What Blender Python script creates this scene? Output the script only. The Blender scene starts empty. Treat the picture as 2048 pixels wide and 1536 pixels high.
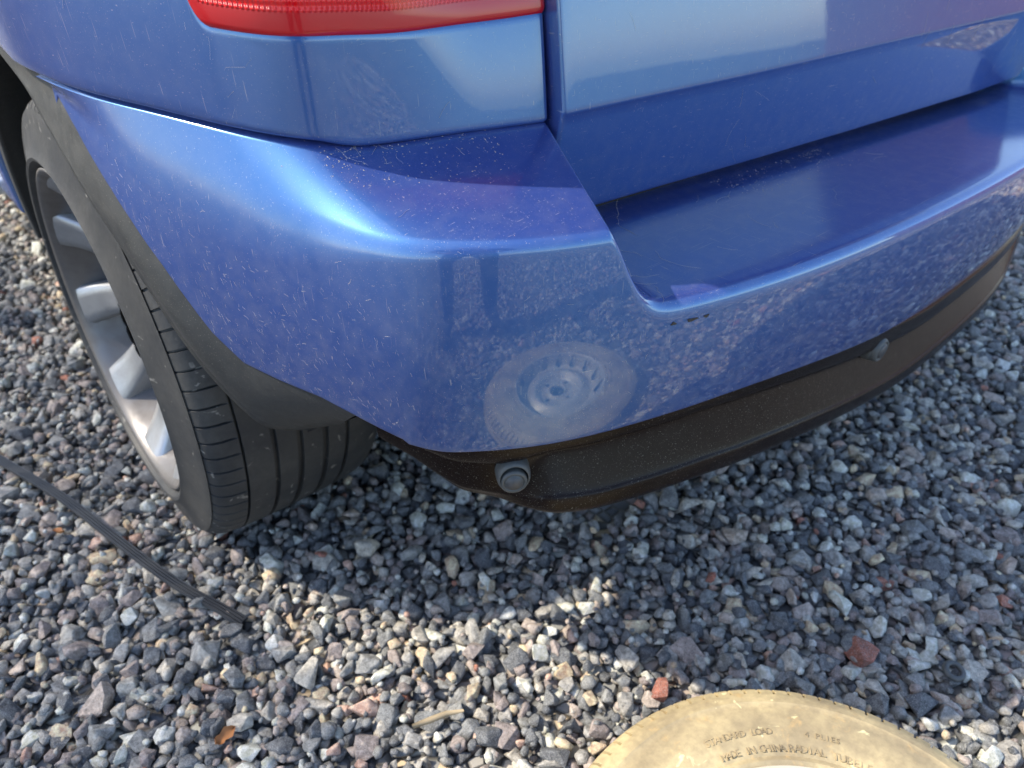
import bpy, bmesh, math, random
import numpy as np
from mathutils import Vector, Matrix
random.seed(7)
RNG = np.random.default_rng(11)
scene = bpy.context.scene
COL = scene.collection

# ------------------------------------------------------------------ camera
CAM_P = np.array([-0.1410, -1.0908, 0.8986])
YAW, PITCH, ROLL, FPX = 0.70045, 0.58998, 0.01522, 1444.06
fw = np.array([math.sin(YAW) * math.cos(PITCH), math.cos(YAW) * math.cos(PITCH), -math.sin(PITCH)])
_r = np.array([math.cos(YAW), -math.sin(YAW), 0.0])
_d = np.cross(fw, _r)
rt = _r * math.cos(ROLL) + _d * math.sin(ROLL)
dn = -_r * math.sin(ROLL) + _d * math.cos(ROLL)
cam_data = bpy.data.cameras.new('camera')
cam = bpy.data.objects.new('camera', cam_data)
COL.objects.link(cam)
M = Matrix.Identity(4)
for i in range(3):
    M[i][0] = rt[i]; M[i][1] = -dn[i]; M[i][2] = -fw[i]; M[i][3] = CAM_P[i]
cam.matrix_world = M
cam_data.sensor_width = 36.0
cam_data.lens = FPX / 2048 * 36.0
cam_data.clip_start = 0.02
cam_data.clip_end = 500
cam_data.dof.use_dof = True
cam_data.dof.focus_distance = 0.66
cam_data.dof.aperture_fstop = 6.5
scene.camera = cam

# ------------------------------------------------------------------ light
# sun from the front left
SUN_EL = math.radians(48)
SUN_AZ = np.array([-0.76, 0.65]); SUN_AZ /= np.linalg.norm(SUN_AZ)
sun_dir = np.array([SUN_AZ[0] * math.cos(SUN_EL), SUN_AZ[1] * math.cos(SUN_EL), math.sin(SUN_EL)])
world = bpy.data.worlds.new('World'); scene.world = world; world.use_nodes = True
wn = world.node_tree.nodes; wl = world.node_tree.links
bg = wn['Background']; bg.inputs['Strength'].default_value = 0.15
sky = wn.new('ShaderNodeTexSky'); sky.sky_type = 'NISHITA'; sky.sun_disc = False
sky.sun_elevation = SUN_EL
sky.sun_rotation = math.atan2(SUN_AZ[0], SUN_AZ[1])
sky.dust_density = 1.0; sky.air_density = 1.0
wl.new(sky.outputs['Color'], bg.inputs['Color'])
sd = bpy.data.lights.new('sun', 'SUN'); sd.energy = 2.4; sd.angle = math.radians(0.6); sd.color = (1.0, 0.90, 0.74)
sun = bpy.data.objects.new('sun', sd); COL.objects.link(sun)
sun.rotation_euler = Vector(sun_dir).to_track_quat('Z', 'Y').to_euler()
scene.view_settings.view_transform = 'Standard'
scene.view_settings.look = 'None'
scene.view_settings.exposure = 1.55
scene.view_settings.gamma = 1.0
cy = scene.cycles
cy.max_bounces = 6; cy.diffuse_bounces = 2; cy.glossy_bounces = 3; cy.transmission_bounces = 4; cy.transparent_max_bounces = 6
cy.caustics_reflective = False; cy.caustics_refractive = False

# ------------------------------------------------------------------ helpers
def nspl(t, y):
    t = np.array(t, float); y = np.array(y, float); n = len(t); h = np.diff(t)
    A = np.zeros((n, n)); b = np.zeros((n,) + y.shape[1:]); A[0, 0] = A[-1, -1] = 1
    for i in range(1, n - 1):
        A[i, i - 1] = h[i - 1]; A[i, i] = 2 * (h[i - 1] + h[i]); A[i, i + 1] = h[i]
        b[i] = 6 * ((y[i + 1] - y[i]) / h[i] - (y[i] - y[i - 1]) / h[i - 1])
    Mm = np.linalg.solve(A, b)
    def ev(x):
        x = np.clip(np.asarray(x, float), t[0], t[-1]); i = np.clip(np.searchsorted(t, x) - 1, 0, n - 2); hh = h[i]
        a = (t[i + 1] - x); c = (x - t[i])
        if y.ndim > 1: a = a[..., None]; c = c[..., None]; hh = hh[..., None]
        return Mm[i] * a**3 / (6 * hh) + Mm[i + 1] * c**3 / (6 * hh) + (y[i] / hh - Mm[i] * hh / 6) * a + (y[i + 1] / hh - Mm[i + 1] * hh / 6) * c
    return ev

def sm(x):
    x = np.clip(x, 0, 1); return x * x * (3 - 2 * x)

def norm(v):
    return v / (np.linalg.norm(v, axis=-1, keepdims=True) + 1e-12)

def mesh_obj(name, verts, faces, mat, parent=None, smooth=True, sharp=None):
    me = bpy.data.meshes.new(name)
    verts = np.asarray(verts, float)
    me.from_pydata(verts.tolist(), [], faces if isinstance(faces, list) else faces.tolist())
    me.update()
    if smooth: me.polygons.foreach_set('use_smooth', [True] * len(me.polygons))
    if mat: me.materials.append(mat)
    if sharp: me.set_sharp_from_angle(angle=math.radians(sharp))
    o = bpy.data.objects.new(name, me); COL.objects.link(o)
    if parent: o.parent = parent
    return o

def grid_faces(nr, nc, flip=False, wrap=False):
    r = np.arange(nr - 1)[:, None]; c = np.arange(nc if wrap else nc - 1)[None]
    c2 = (c + 1) % nc
    a = r * nc + c; b = r * nc + c2; d = (r + 1) * nc + c2; e = (r + 1) * nc + c
    F = np.stack([a, b, d, e], -1).reshape(-1, 4)
    return F[:, ::-1] if flip else F

def grid_normals(P):
    du = np.gradient(P, axis=1); dv = np.gradient(P, axis=0)
    return norm(np.cross(du, dv))

def flange(P, sides, r=0.004, depth=0.015, out=None, k=4):
    """Rounds the listed edges of a grid over and turns them inward. out: a point the normals face away from."""
    for side in sides:
        N = grid_normals(P)
        c = P.reshape(-1, 3).mean(0)
        if (N.reshape(-1, 3) * (P.reshape(-1, 3) - np.array(out))).sum(1).mean() < 0: N = -N
        if side == 'r0': e, T, n = P[0], norm(P[0] - P[1]), N[0]
        if side == 'r1': e, T, n = P[-1], norm(P[-1] - P[-2]), N[-1]
        if side == 'c0': e, T, n = P[:, 0], norm(P[:, 0] - P[:, 1]), N[:, 0]
        if side == 'c1': e, T, n = P[:, -1], norm(P[:, -1] - P[:, -2]), N[:, -1]
        rings = [e + T * r * math.sin(a) - n * r * (1 - math.cos(a)) for a in np.linspace(0, math.pi / 2, k + 1)[1:]]
        rings.append(rings[-1] - n * depth)
        S = np.stack(rings)
        if side == 'r0': P = np.concatenate([S[::-1], P], 0)
        if side == 'r1': P = np.concatenate([P, S], 0)
        if side == 'c0': P = np.concatenate([S[::-1].transpose(1, 0, 2), P], 1)
        if side == 'c1': P = np.concatenate([P, S.transpose(1, 0, 2)], 1)
    return P

def grid_obj(name, P, mat, parent=None, out=(0.93, 0.5, 0.6)):
    nr, nc = P.shape[:2]
    N = grid_normals(P)
    s = (N.reshape(-1, 3) * (P.reshape(-1, 3) - np.array(out))).sum(1).mean()
    # gradient cross (du x dv): face winding a,b,d,e has normal du x dv
    return mesh_obj(name, P.reshape(-1, 3), grid_faces(nr, nc, flip=s < 0), mat, parent)

def lathe(prof, seg, axis='x', mod=None, angles=None):
    """prof: (n,2) of (axial, radius). returns grid (n, seg, 3)"""
    prof = np.asarray(prof, float)
    th = np.linspace(0, 2 * np.pi, seg, endpoint=False) if angles is None else angles
    a = prof[:, 0][:, None] + 0 * th; r = prof[:, 1][:, None] + 0 * th
    if mod is not None: r = r + mod
    if axis == 'x': return np.stack([a, r * np.sin(th), r * np.cos(th)], -1)
    return np.stack([r * np.cos(th), r * np.sin(th), a], -1)

def lathe_obj(name, prof, seg, mat, parent=None, axis='x', mod=None, angles=None, flip=False, keep=None, sharp=None):
    G = lathe(prof, seg, axis, mod, angles); nr, nc = G.shape[:2]
    F = grid_faces(nr, nc, flip, wrap=True)
    if keep is not None: F = F[keep.reshape(-1)]
    return mesh_obj(name, G.reshape(-1, 3), F, mat, parent, sharp=sharp)

def empty(name, loc=(0, 0, 0)):
    o = bpy.data.objects.new(name, None); o.location = loc; o.empty_display_size = 0.1; COL.objects.link(o); return o

def tag(o, label=None, cat=None, group=None, kind=None):
    if label: o['label'] = label
    if cat: o['category'] = cat
    if group: o['group'] = group
    if kind: o['kind'] = kind
    return o

def tube(path, rad, seg=8, close=True):
    path = np.asarray(path, float); n = len(path)
    rad = np.broadcast_to(np.asarray(rad, float), (n,))
    T = norm(np.gradient(path, axis=0)); up = np.array([0.13, 0.21, 0.97])
    A = norm(np.cross(T, up)); B = np.cross(T, A)
    th = np.linspace(0, 2 * np.pi, seg, endpoint=False)
    G = path[:, None] + rad[:, None, None] * (np.cos(th)[None, :, None] * A[:, None] + np.sin(th)[None, :, None] * B[:, None])
    F = grid_faces(n, seg, wrap=True).tolist()
    V = G.reshape(-1, 3)
    if close:
        F += [list(range(seg)), list(range((n - 1) * seg, n * seg))[::-1]]
    return V, F

def join(parts):
    V = []; F = []; k = 0
    for v, f in parts:
        V.append(np.asarray(v, float)); F += [[i + k for i in q] for q in (f if isinstance(f, list) else f.tolist())]; k += len(v)
    return np.concatenate(V), F

def box_vf(lo, hi):
    x0, y0, z0 = lo; x1, y1, z1 = hi
    v = [(x0, y0, z0), (x1, y0, z0), (x1, y1, z0), (x0, y1, z0), (x0, y0, z1), (x1, y0, z1), (x1, y1, z1), (x0, y1, z1)]
    f = [[0, 3, 2, 1], [4, 5, 6, 7], [0, 1, 5, 4], [1, 2, 6, 5], [2, 3, 7, 6], [3, 0, 4, 7]]
    return np.array(v, float), f

# ------------------------------------------------------------------ materials
class NT:
    def __init__(s, name):
        s.m = bpy.data.materials.new(name); s.m.use_nodes = True
        s.n = s.m.node_tree.nodes; s.l = s.m.node_tree.links
        s.b = s.n['Principled BSDF']; s.o = s.n['Material Output']
    def new(s, t, **kw):
        nd = s.n.new('ShaderNode' + t)
        for k, v in kw.items():
            if k in nd.inputs: nd.inputs[k].default_value = v
            else: setattr(nd, k, v)
        return nd
    def set(s, **kw):
        for k, v in kw.items(): s.b.inputs[k.replace('_', ' ')].default_value = v
    def link(s, a, b): s.l.new(a, b)
    def coord(s): 
        return s.new('TexCoord').outputs['Object']
    def noise(s, scale, detail=4, rough=0.55, vec=None, dist=0.0):
        nd = s.new('TexNoise', Scale=scale, Detail=detail, Roughness=rough, Distortion=dist)
        s.link(vec if vec is not None else s.coord(), nd.inputs['Vector']); return nd.outputs['Fac']
    def ramp(s, fac, stops, interp='LINEAR'):
        r = s.new('ValToRGB'); r.color_ramp.interpolation = interp
        e = r.color_ramp.elements
        while len(e) < len(stops): e.new(0.5)
        for el, (p, c) in zip(e, stops):
            el.position = p; el.color = (c, c, c, 1) if isinstance(c, (int, float)) else tuple(c) + (1,)
        s.link(fac, r.inputs['Fac']); return r.outputs['Color']
    def mix(s, fac, a, b, blend='MIX'):
        nd = s.new('Mix', data_type='RGBA', blend_type=blend)
        for sock, v in ((nd.inputs[0], fac), (nd.inputs[6], a), (nd.inputs[7], b)):
            if hasattr(v, 'is_linked'): s.link(v, sock)
            else: sock.default_value = v if isinstance(v, (int, float)) else tuple(v) + (1,)
        return nd.outputs[2]
    def math(s, op, a, b=0.0):
        nd = s.new('Math', operation=op)
        for sock, v in ((nd.inputs[0], a), (nd.inputs[1], b)):
            if hasattr(v, 'is_linked'): s.link(v, sock)
            else: sock.default_value = v
        return nd.outputs[0]
    def bump(s, h, strength, dist=0.001, normal=None):
        nd = s.new('Bump', Strength=strength, Distance=dist); s.link(h, nd.inputs['Height'])
        if normal is not None: s.link(normal, nd.inputs['Normal'])
        return nd.outputs['Normal']

def paint_material():
    t = NT('blue_metallic_paint'); vec = t.coord()
    # flakes
    vor = t.new('TexVoronoi', Scale=2600.0); t.link(vec, vor.inputs['Vector'])
    fl = t.new('Bump', Strength=0.10, Distance=0.0004); t.link(vor.outputs['Color'], fl.inputs['Height'])
    # dust: fine specks, denser low on the body where road spray lands
    sep = t.new('SeparateXYZ'); t.link(vec, sep.inputs[0])
    low = t.new('MapRange'); t.link(sep.outputs['Z'], low.inputs['Value'])
    low.inputs['From Min'].default_value = 0.72; low.inputs['From Max'].default_value = 0.44
    low.inputs['To Min'].default_value = 0.30; low.inputs['To Max'].default_value = 1.0
    n1 = t.noise(900, 2, 0.5, vec); n2 = t.noise(14, 4, 0.6, vec)
    sp = t.ramp(n1, [(0.655, 0.0), (0.72, 1.0)])
    ptc = t.ramp(n2, [(0.36, 0.0), (0.66, 1.0)])
    dust = t.math('MULTIPLY', t.math('MULTIPLY', sp, ptc), low.outputs[0])
    haze = t.math('MULTIPLY', t.math('MULTIPLY', t.ramp(t.noise(60, 5, 0.65, vec), [(0.42, 0.0), (0.75, 1.0)]), low.outputs[0]), 0.10)
    # hairline scratches: stretched noise in two directions
    sc = []
    for rot, scale in (((0.3, 0.5, 0.9), (900, 14, 900)), ((1.2, 0.2, -0.6), (700, 900, 12)), ((0.1, 1.3, 0.4), (16, 1100, 800))):
        mp = t.new('Mapping'); t.link(vec, mp.inputs[0]); mp.inputs['Rotation'].default_value = rot; mp.inputs['Scale'].default_value = scale
        nn = t.new('TexNoise', Scale=1.0, Detail=1.0, Roughness=0.4); t.link(mp.outputs[0], nn.inputs['Vector'])
        sc.append(t.ramp(nn.outputs['Fac'], [(0.735, 0.0), (0.77, 1.0)]))
    scr = t.math('MULTIPLY', t.math('ADD', t.math('ADD', sc[0], sc[1]), sc[2]), 0.30)
    cover = t.math('MINIMUM', t.math('ADD', t.math('ADD', t.math('MULTIPLY', dust, 0.6), haze), scr), 0.85)
    # clear-coat orange peel
    op = t.bump(t.noise(260, 2, 0.5, vec), 0.005, 0.002)
    # the flank carries a dull film of road dirt, the rear is cleaner
    film = t.new('MapRange', interpolation_type='SMOOTHSTEP'); t.link(sep.outputs['X'], film.inputs['Value'])
    for k_, v_ in (('From Min', 0.20), ('From Max', 0.08), ('To Min', 0.018), ('To Max', 0.17)): film.inputs[k_].default_value = v_
    gn = t.new('NewGeometry'); sn = t.new('SeparateXYZ'); t.link(gn.outputs['Normal'], sn.inputs[0])
    settle = t.ramp(sn.outputs['Z'], [(0.55, 0.0), (0.92, 0.11)])
    crough = t.math('MAXIMUM', film.outputs[0], settle)
    A = t.b
    A.inputs['Metallic'].default_value = 1.0; A.inputs['Roughness'].default_value = 0.31
    A.inputs['Base Color'].default_value = (0.13, 0.36, 0.52, 1)
    A.inputs['Specular Tint'].default_value = (0.55, 0.35, 0.9, 1)
    B = t.new('BsdfPrincipled'); B.inputs['Base Color'].default_value = (0.066, 0.034, 0.25, 1); B.inputs['Roughness'].default_value = 0.6
    for S in (A, B):
        S.inputs['Coat Weight'].default_value = 1.0; S.inputs['Coat Roughness'].default_value = 0.018; S.inputs['Coat IOR'].default_value = 1.62
        t.link(op, S.inputs['Coat Normal']); t.link(crough, S.inputs['Coat Roughness'])
    t.link(fl.outputs['Normal'], A.inputs['Normal'])
    B.inputs['Specular IOR Level'].default_value = 0.0
    C = t.new('BsdfPrincipled'); C.inputs['Metallic'].default_value = 1.0; C.inputs['Roughness'].default_value = 0.70; C.inputs['Base Color'].default_value = (0.022, 0.165, 0.415, 1)
    C.inputs['Coat Weight'].default_value = 1.0; C.inputs['Coat IOR'].default_value = 1.62; t.link(op, C.inputs['Coat Normal']); t.link(crough, C.inputs['Coat Roughness'])
    m0 = t.new('MixShader', Fac=0.66); t.link(A.outputs[0], m0.inputs[1]); t.link(C.outputs[0], m0.inputs[2])
    mx = t.new('MixShader', Fac=0.34); t.link(m0.outputs[0], mx.inputs[1]); t.link(B.outputs[0], mx.inputs[2])
    D = t.new('BsdfDiffuse', Color=(0.55, 0.52, 0.47, 1))
    m2 = t.new('MixShader'); t.link(cover, m2.inputs[0]); t.link(mx.outputs[0], m2.inputs[1]); t.link(D.outputs[0], m2.inputs[2])
    t.link(m2.outputs[0], t.o.inputs['Surface'])
    return t.m

def plastic_material(name, col, rough=0.5, dust=0.5, dustcol=(0.19, 0.165, 0.125)):
    t = NT(name); vec = t.coord()
    n = t.noise(60, 8, 0.7, vec); f = t.noise(700, 3, 0.6, vec)
    geo = t.new('NewGeometry'); sep = t.new('SeparateXYZ'); t.link(geo.outputs['Normal'], sep.inputs[0])
    upf = t.ramp(sep.outputs['Z'], [(0.0, 0.25), (0.55, 1.0)])
    d = t.math('MULTIPLY', t.math('MULTIPLY', t.ramp(n, [(0.30, 0.1), (0.72, 1.0)]), upf), dust)
    c = t.mix(d, col, dustcol)
    c = t.mix(t.ramp(f, [(0.63, 0.0), (0.72, 0.55)]), c, (0.33, 0.30, 0.25))
    t.link(c, t.b.inputs['Base Color'])
    t.link(t.ramp(n, [(0.3, rough * 0.75), (0.7, min(1, rough * 1.3))]), t.b.inputs['Roughness'])
    t.link(t.bump(f, 0.25, 0.0006), t.b.inputs['Normal'])
    return t.m

def rubber_material(name, base, mud, amount, scale=9.0, fleck=0.6, span=(0.38, 0.62), crust=None):
    t = NT(name); vec = t.coord()
    n = t.noise(scale, 6, 0.62, vec); f = t.noise(130, 5, 0.6, vec)
    m = t.math('MULTIPLY', t.ramp(n, [(span[0], 0.15), (span[1], 1.0)]), amount)
    c = t.mix(m, base, mud)
    if crust: c = t.mix(t.ramp(t.noise(34, 6, 0.7, vec, 0.4), [(0.58, 0.0), (0.68, 0.45)]), c, crust)
    fl = t.math('MULTIPLY', t.ramp(t.noise(48, 3, 0.55, vec, 0.6), [(0.66, 0.0), (0.70, 1.0)]), fleck)
    c = t.mix(fl, c, tuple(min(1, k * 2.1 + 0.04) for k in mud))
    c = t.mix(t.ramp(f, [(0.4, 0.0), (0.75, 0.35)]), c, tuple(k * 0.45 for k in base))
    t.link(c, t.b.inputs['Base Color'])
    t.set(Roughness=0.62)
    t.link(t.bump(f, 0.35, 0.0012), t.b.inputs['Normal'])
    return t.m

def metal_material(name, col, rough, metallic=1.0, dirt=0.25, dirtcol=(0.10, 0.085, 0.07), scale=18):
    t = NT(name); vec = t.coord()
    n = t.noise(scale, 6, 0.65, vec)
    d = t.math('MULTIPLY', t.ramp(n, [(0.45, 0.0), (0.75, 1.0)]), dirt)
    t.link(t.mix(d, col, dirtcol), t.b.inputs['Base Color'])
    t.link(t.math('SUBTRACT', metallic, t.math('MULTIPLY', d, metallic)), t.b.inputs['Metallic'])
    t.link(t.ramp(n, [(0.3, rough * 0.85), (0.8, min(1, rough * 1.6))]), t.b.inputs['Roughness'])
    return t.m

STONE_RAMP = [(0.0, (0.107, 0.113, 0.122)), (0.16, (0.160, 0.165, 0.166)), (0.30, (0.244, 0.246, 0.239)), (0.44, (0.342, 0.326, 0.298)),
              (0.56, (0.289, 0.240, 0.221)), (0.66, (0.459, 0.425, 0.364)), (0.76, (0.400, 0.331, 0.283)), (0.84, (0.600, 0.600, 0.526)),
              (0.925, (0.600, 0.475, 0.315)), (0.965, (0.575, 0.368, 0.278)), (0.978, (0.600, 0.600, 0.554)), (0.996, (0.412, 0.165, 0.104))]
def stone_material(name, use_attr):
    t = NT(name); vec = t.new('NewGeometry').outputs['Position']
    if use_attr:
        a = t.new('Attribute'); a.attribute_name = 'rnd'; rnd = a.outputs['Fac']
    else:
        a = t.new('ObjectInfo'); rnd = a.outputs['Random']
    c = t.ramp(rnd, STONE_RAMP, 'CONSTANT')
    off = t.new('VectorMath', operation='ADD'); t.link(vec, off.inputs[0])
    cmb = t.new('CombineXYZ'); r2 = t.math('MULTIPLY', rnd, 37.0)
    for k in range(3): t.link(r2, cmb.inputs[k])
    t.link(cmb.outputs[0], off.inputs[1])
    v = off.outputs[0]
    n = t.noise(120, 6, 0.7, v); g = t.noise(620, 3, 0.75, v)
    c = t.mix(0.9, c, t.ramp(n, [(0.30, 0.18), (0.5, 0.5), (0.70, 0.92)]), 'OVERLAY')
    c = t.mix(t.ramp(g, [(0.53, 0.0), (0.64, 0.62)]), c, (0.42, 0.42, 0.41))
    c = t.mix(t.ramp(g, [(0.34, 0.6), (0.45, 0.0)]), c, (0.04, 0.042, 0.046))
    t.link(c, t.b.inputs['Base Color']); t.set(Roughness=0.78)
    t.link(t.bump(t.math('ADD', t.math('MULTIPLY', n, 2.0), g), 0.7, 0.0022), t.b.inputs['Normal'])
    return t.m

def simple(name, col, rough=0.6, **kw):
    t = NT(name); n = t.noise(35, 4, 0.6)
    t.link(t.mix(0.35, col, t.ramp(n, [(0.25, 0.3), (0.75, 0.75)]), 'OVERLAY'), t.b.inputs['Base Color'])
    t.set(Roughness=rough, **kw); return t.m

PAINT = paint_material()
TRIM = plastic_material('grey_plastic_trim', (0.026, 0.029, 0.032), 0.5, 0.28, (0.17, 0.155, 0.12))
VALANCE = plastic_material('black_plastic', (0.009, 0.006, 0.0055), 0.20, 0.08, (0.10, 0.06, 0.045))
VALANCE.node_tree.nodes['Principled BSDF'].inputs['Specular IOR Level'].default_value = 0.14
LINER = simple('wheel_liner_felt', (0.008, 0.009, 0.011), 0.9)
GASKET = simple('black_gasket', (0.012, 0.012, 0.013), 0.7)
TYRE = rubber_material('tyre_rubber', (0.017, 0.020, 0.025), (0.085, 0.082, 0.075), 0.42, 9.0, 0.8)
MUDTYRE = rubber_material('muddy_rubber', (0.27, 0.215, 0.13), (0.53, 0.425, 0.235), 1.0, 13.0, 0.5, (0.38, 0.60), (0.62, 0.40, 0.16))
ALLOY = metal_material('silver_alloy', (0.38, 0.40, 0.43), 0.33, 0.75, 0.45)
ALLOY_DARK = metal_material('brake_dusted_alloy', (0.13, 0.115, 0.11), 0.42, 0.6, 0.6, (0.05, 0.038, 0.032))
STEEL = metal_material('worn_steel', (0.62, 0.58, 0.48), 0.5, 0.35, 0.6, (0.40, 0.30, 0.15), 9)
SENSOR = simple('grey_sensor_plastic', (0.070, 0.076, 0.078), 0.5)
SENSOR_FACE = simple('dark_sensor_face', (0.06, 0.062, 0.066), 0.45)
RUBBER = simple('black_rubber_strip', (0.022, 0.025, 0.030), 0.5)
STONE_A = stone_material('gravel_stone', True)
STONE_O = stone_material('single_stone', False)

# ------------------------------------------------------------------ ground
def ground_material():
    t = NT('gravel_bed'); vec = t.coord()
    v = t.new('TexVoronoi', Scale=45.0); t.link(vec, v.inputs['Vector'])
    ve = t.new('TexVoronoi', Scale=45.0, feature='DISTANCE_TO_EDGE'); t.link(vec, ve.inputs['Vector'])
    sepc = t.new('SeparateColor'); t.link(v.outputs['Color'], sepc.inputs[0])
    c = t.ramp(sepc.outputs[0], STONE_RAMP, 'CONSTANT')
    edge = t.ramp(ve.outputs['Distance'], [(0.0, 0.0), (0.18, 1.0)])
    c = t.mix(edge, (0.07, 0.068, 0.064), c)
    t.link(c, t.b.inputs['Base Color']); t.set(Roughness=0.85)
    t.link(t.bump(edge, 0.9, 0.006), t.b.inputs['Normal'])
    return t.m
xs = np.array([-60, -20, -6, -2, 0, 2, 6, 20, 60.0])
G = np.stack(np.meshgrid(xs, xs), -1); G = np.concatenate([G, np.full(G.shape[:2] + (1,), -0.014)], -1)
ground = mesh_obj('ground', G.reshape(-1, 3), grid_faces(9, 9), ground_material(), smooth=False)
tag(ground, 'grey gravel ground beneath the car and spare wheel', kind='structure')

def ico(sub):
    bm = bmesh.new(); bmesh.ops.create_icosphere(bm, subdivisions=sub, radius=1.0)
    V = np.array([v.co[:] for v in bm.verts]); F = np.array([[v.index for v in f.verts] for f in bm.faces]); bm.free(); return V, F
def stone_shape(V, rng, cuts=9):
    V = V.copy()
    for _ in range(cuts):
        n = rng.normal(size=3); n /= np.linalg.norm(n); d = rng.uniform(0.52, 0.86)
        h = V @ n; V -= np.where(h > d, (h - d) * 0.96, 0)[:, None] * n
    V += rng.normal(size=V.shape) * 0.018
    V *= rng.uniform(0.8, 1.2, 3) * np.array([1.12, 1.0, 0.74])
    return V
def hull_stone(rng, n):
    """crushed-rock chip: convex hull of points on a blocky ellipsoid, padded to a fixed vertex count"""
    d = rng.normal(size=(n, 3)); d /= np.linalg.norm(d, axis=1, keepdims=True)
    d = d / (np.abs(d)**3.2).sum(1, keepdims=True)**(1 / 3.2)
    d *= rng.uniform(0.86, 1.0, (n, 1)) * rng.uniform(0.78, 1.2, 3) * np.array([1.12, 0.95, 0.72])
    bm = bmesh.new(); vs = [bm.verts.new(p) for p in d]
    r = bmesh.ops.convex_hull(bm, input=vs)
    bmesh.ops.delete(bm, geom=[g for g in r['geom_interior'] if isinstance(g, bmesh.types.BMVert)], context='VERTS')
    bmesh.ops.bevel(bm, geom=bm.edges[:], offset=0.070, segments=1, affect='EDGES', clamp_overlap=True)
    bmesh.ops.triangulate(bm, faces=bm.faces[:])
    bm.verts.index_update(); V = np.array([v.co[:] for v in bm.verts]); F = np.array([[v.index for v in f.verts] for f in bm.faces]); bm.free()
    return V, F
V1, F1 = ico(1)
PROTO2 = [hull_stone(RNG, int(RNG.integers(10, 17))) for _ in range(48)]
PROTO1 = [(stone_shape(V1, RNG, 5), F1) for _ in range(16)]

def rand_rot(n, tilt):
    a = RNG.uniform(0, 2 * np.pi, n); b = RNG.normal(0, tilt, n); c = RNG.normal(0, tilt, n)
    ca, sa, cb, sb, cc, s_c = np.cos(a), np.sin(a), np.cos(b), np.sin(b), np.cos(c), np.sin(c)
    Z = np.zeros(n); O = np.ones(n)
    Rz = np.stack([ca, -sa, Z, sa, ca, Z, Z, Z, O], -1).reshape(n, 3, 3)
    Rx = np.stack([O, Z, Z, Z, cb, -sb, Z, sb, cb], -1).reshape(n, 3, 3)
    Ry = np.stack([cc, Z, s_c, Z, O, Z, -s_c, Z, cc], -1).reshape(n, 3, 3)
    return Rx @ Ry @ Rz

def jitter_points(x0, x1, y0, y1, cell):
    nx = max(1, int((x1 - x0) / cell)); ny = max(1, int((y1 - y0) / cell))
    X, Y = np.meshgrid(x0 + (np.arange(nx) + 0.5) * cell, y0 + (np.arange(ny) + 0.5) * cell)
    P = np.stack([X.ravel(), Y.ravel()], -1); return P + RNG.uniform(-0.5, 0.5, P.shape) * cell * 0.95

def project(P):
    Q = P - CAM_P; w = Q @ fw
    return np.stack([1024 + FPX * (Q @ rt) / w, 768 + FPX * (Q @ dn) / w], -1), w

near = [(-0.50, 0.40, -0.95, 1.5), (-0.30, 0.30, 1.5, 2.7), (0.40, 2.3, -1.25, -0.50), (0.40, 0.55, -0.50, 0.1), (-0.50, 0.40, -1.25, -0.95)]
far = [(-2.2, -0.50, -1.25, 2.2), (-2.2, 3.0, -4.2, -1.25), (2.3, 4.0, -1.25, 0.6), (-0.50, -0.30, 1.5, 2.7)]
base = np.concatenate([jitter_points(*r, 0.0195) for r in near])
top = np.concatenate([jitter_points(*r, 0.031) for r in near])
fars = np.concatenate([jitter_points(*r, 0.028) for r in far])
def layer(P, size, spread, z, zs):
    n = len(P); s = size * np.exp(RNG.normal(0, spread, n))
    return np.concatenate([P, (z + RNG.normal(0, zs, n))[:, None]], 1), s
Pb, Sb = layer(base, 0.0116, 0.22, -0.008, 0.003)
Pt, St = layer(top, 0.0134, 0.27, 0.001, 0.003)
Pn, Sn = layer(np.concatenate([jitter_points(*r, 0.024) for r in near]), 0.0062, 0.35, 0.002, 0.004)
Pf, Sf = layer(fars, 0.0165, 0.28, -0.004, 0.004)
St = np.minimum(St, 0.031)

def bake(name, groups, mat, parent):
    VV = []; FF = []; RR = []; k = 0
    for P, S, protos, tilt in groups:
        n = len(P); Rm = rand_rot(n, tilt); idx = RNG.integers(0, len(protos), n); rv = RNG.random(n)
        for j, (pv, pfc) in enumerate(protos):
            q = np.where(idx == j)[0]; mm = len(q); m = len(pv)
            W = np.einsum('nij,kj->nki', Rm[q], pv) * S[q][:, None, None] + P[q][:, None]
            VV.append(W.reshape(-1, 3)); FF.append((pfc[None] + (k + np.arange(mm) * m)[:, None, None]).reshape(-1, 3)); k += mm * m
            RR.append(np.repeat(rv[q], m))
    V = np.concatenate(VV); F = np.concatenate(FF); A = np.concatenate(RR)
    me = bpy.data.meshes.new(name); me.vertices.add(len(V)); me.vertices.foreach_set('co', V.ravel().astype(np.float32))
    me.loops.add(F.size); me.loops.foreach_set('vertex_index', F.ravel().astype(np.int32))
    me.polygons.add(len(F)); me.polygons.foreach_set('loop_start', np.arange(0, F.size, 3, dtype=np.int32))
    at = me.attributes.new('rnd', 'FLOAT', 'POINT'); at.data.foreach_set('value', A.astype(np.float32))
    me.update(calc_edges=True); me.materials.append(mat)
    o = bpy.data.objects.new(name, me); COL.objects.link(o); o.parent = parent; return o

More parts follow.
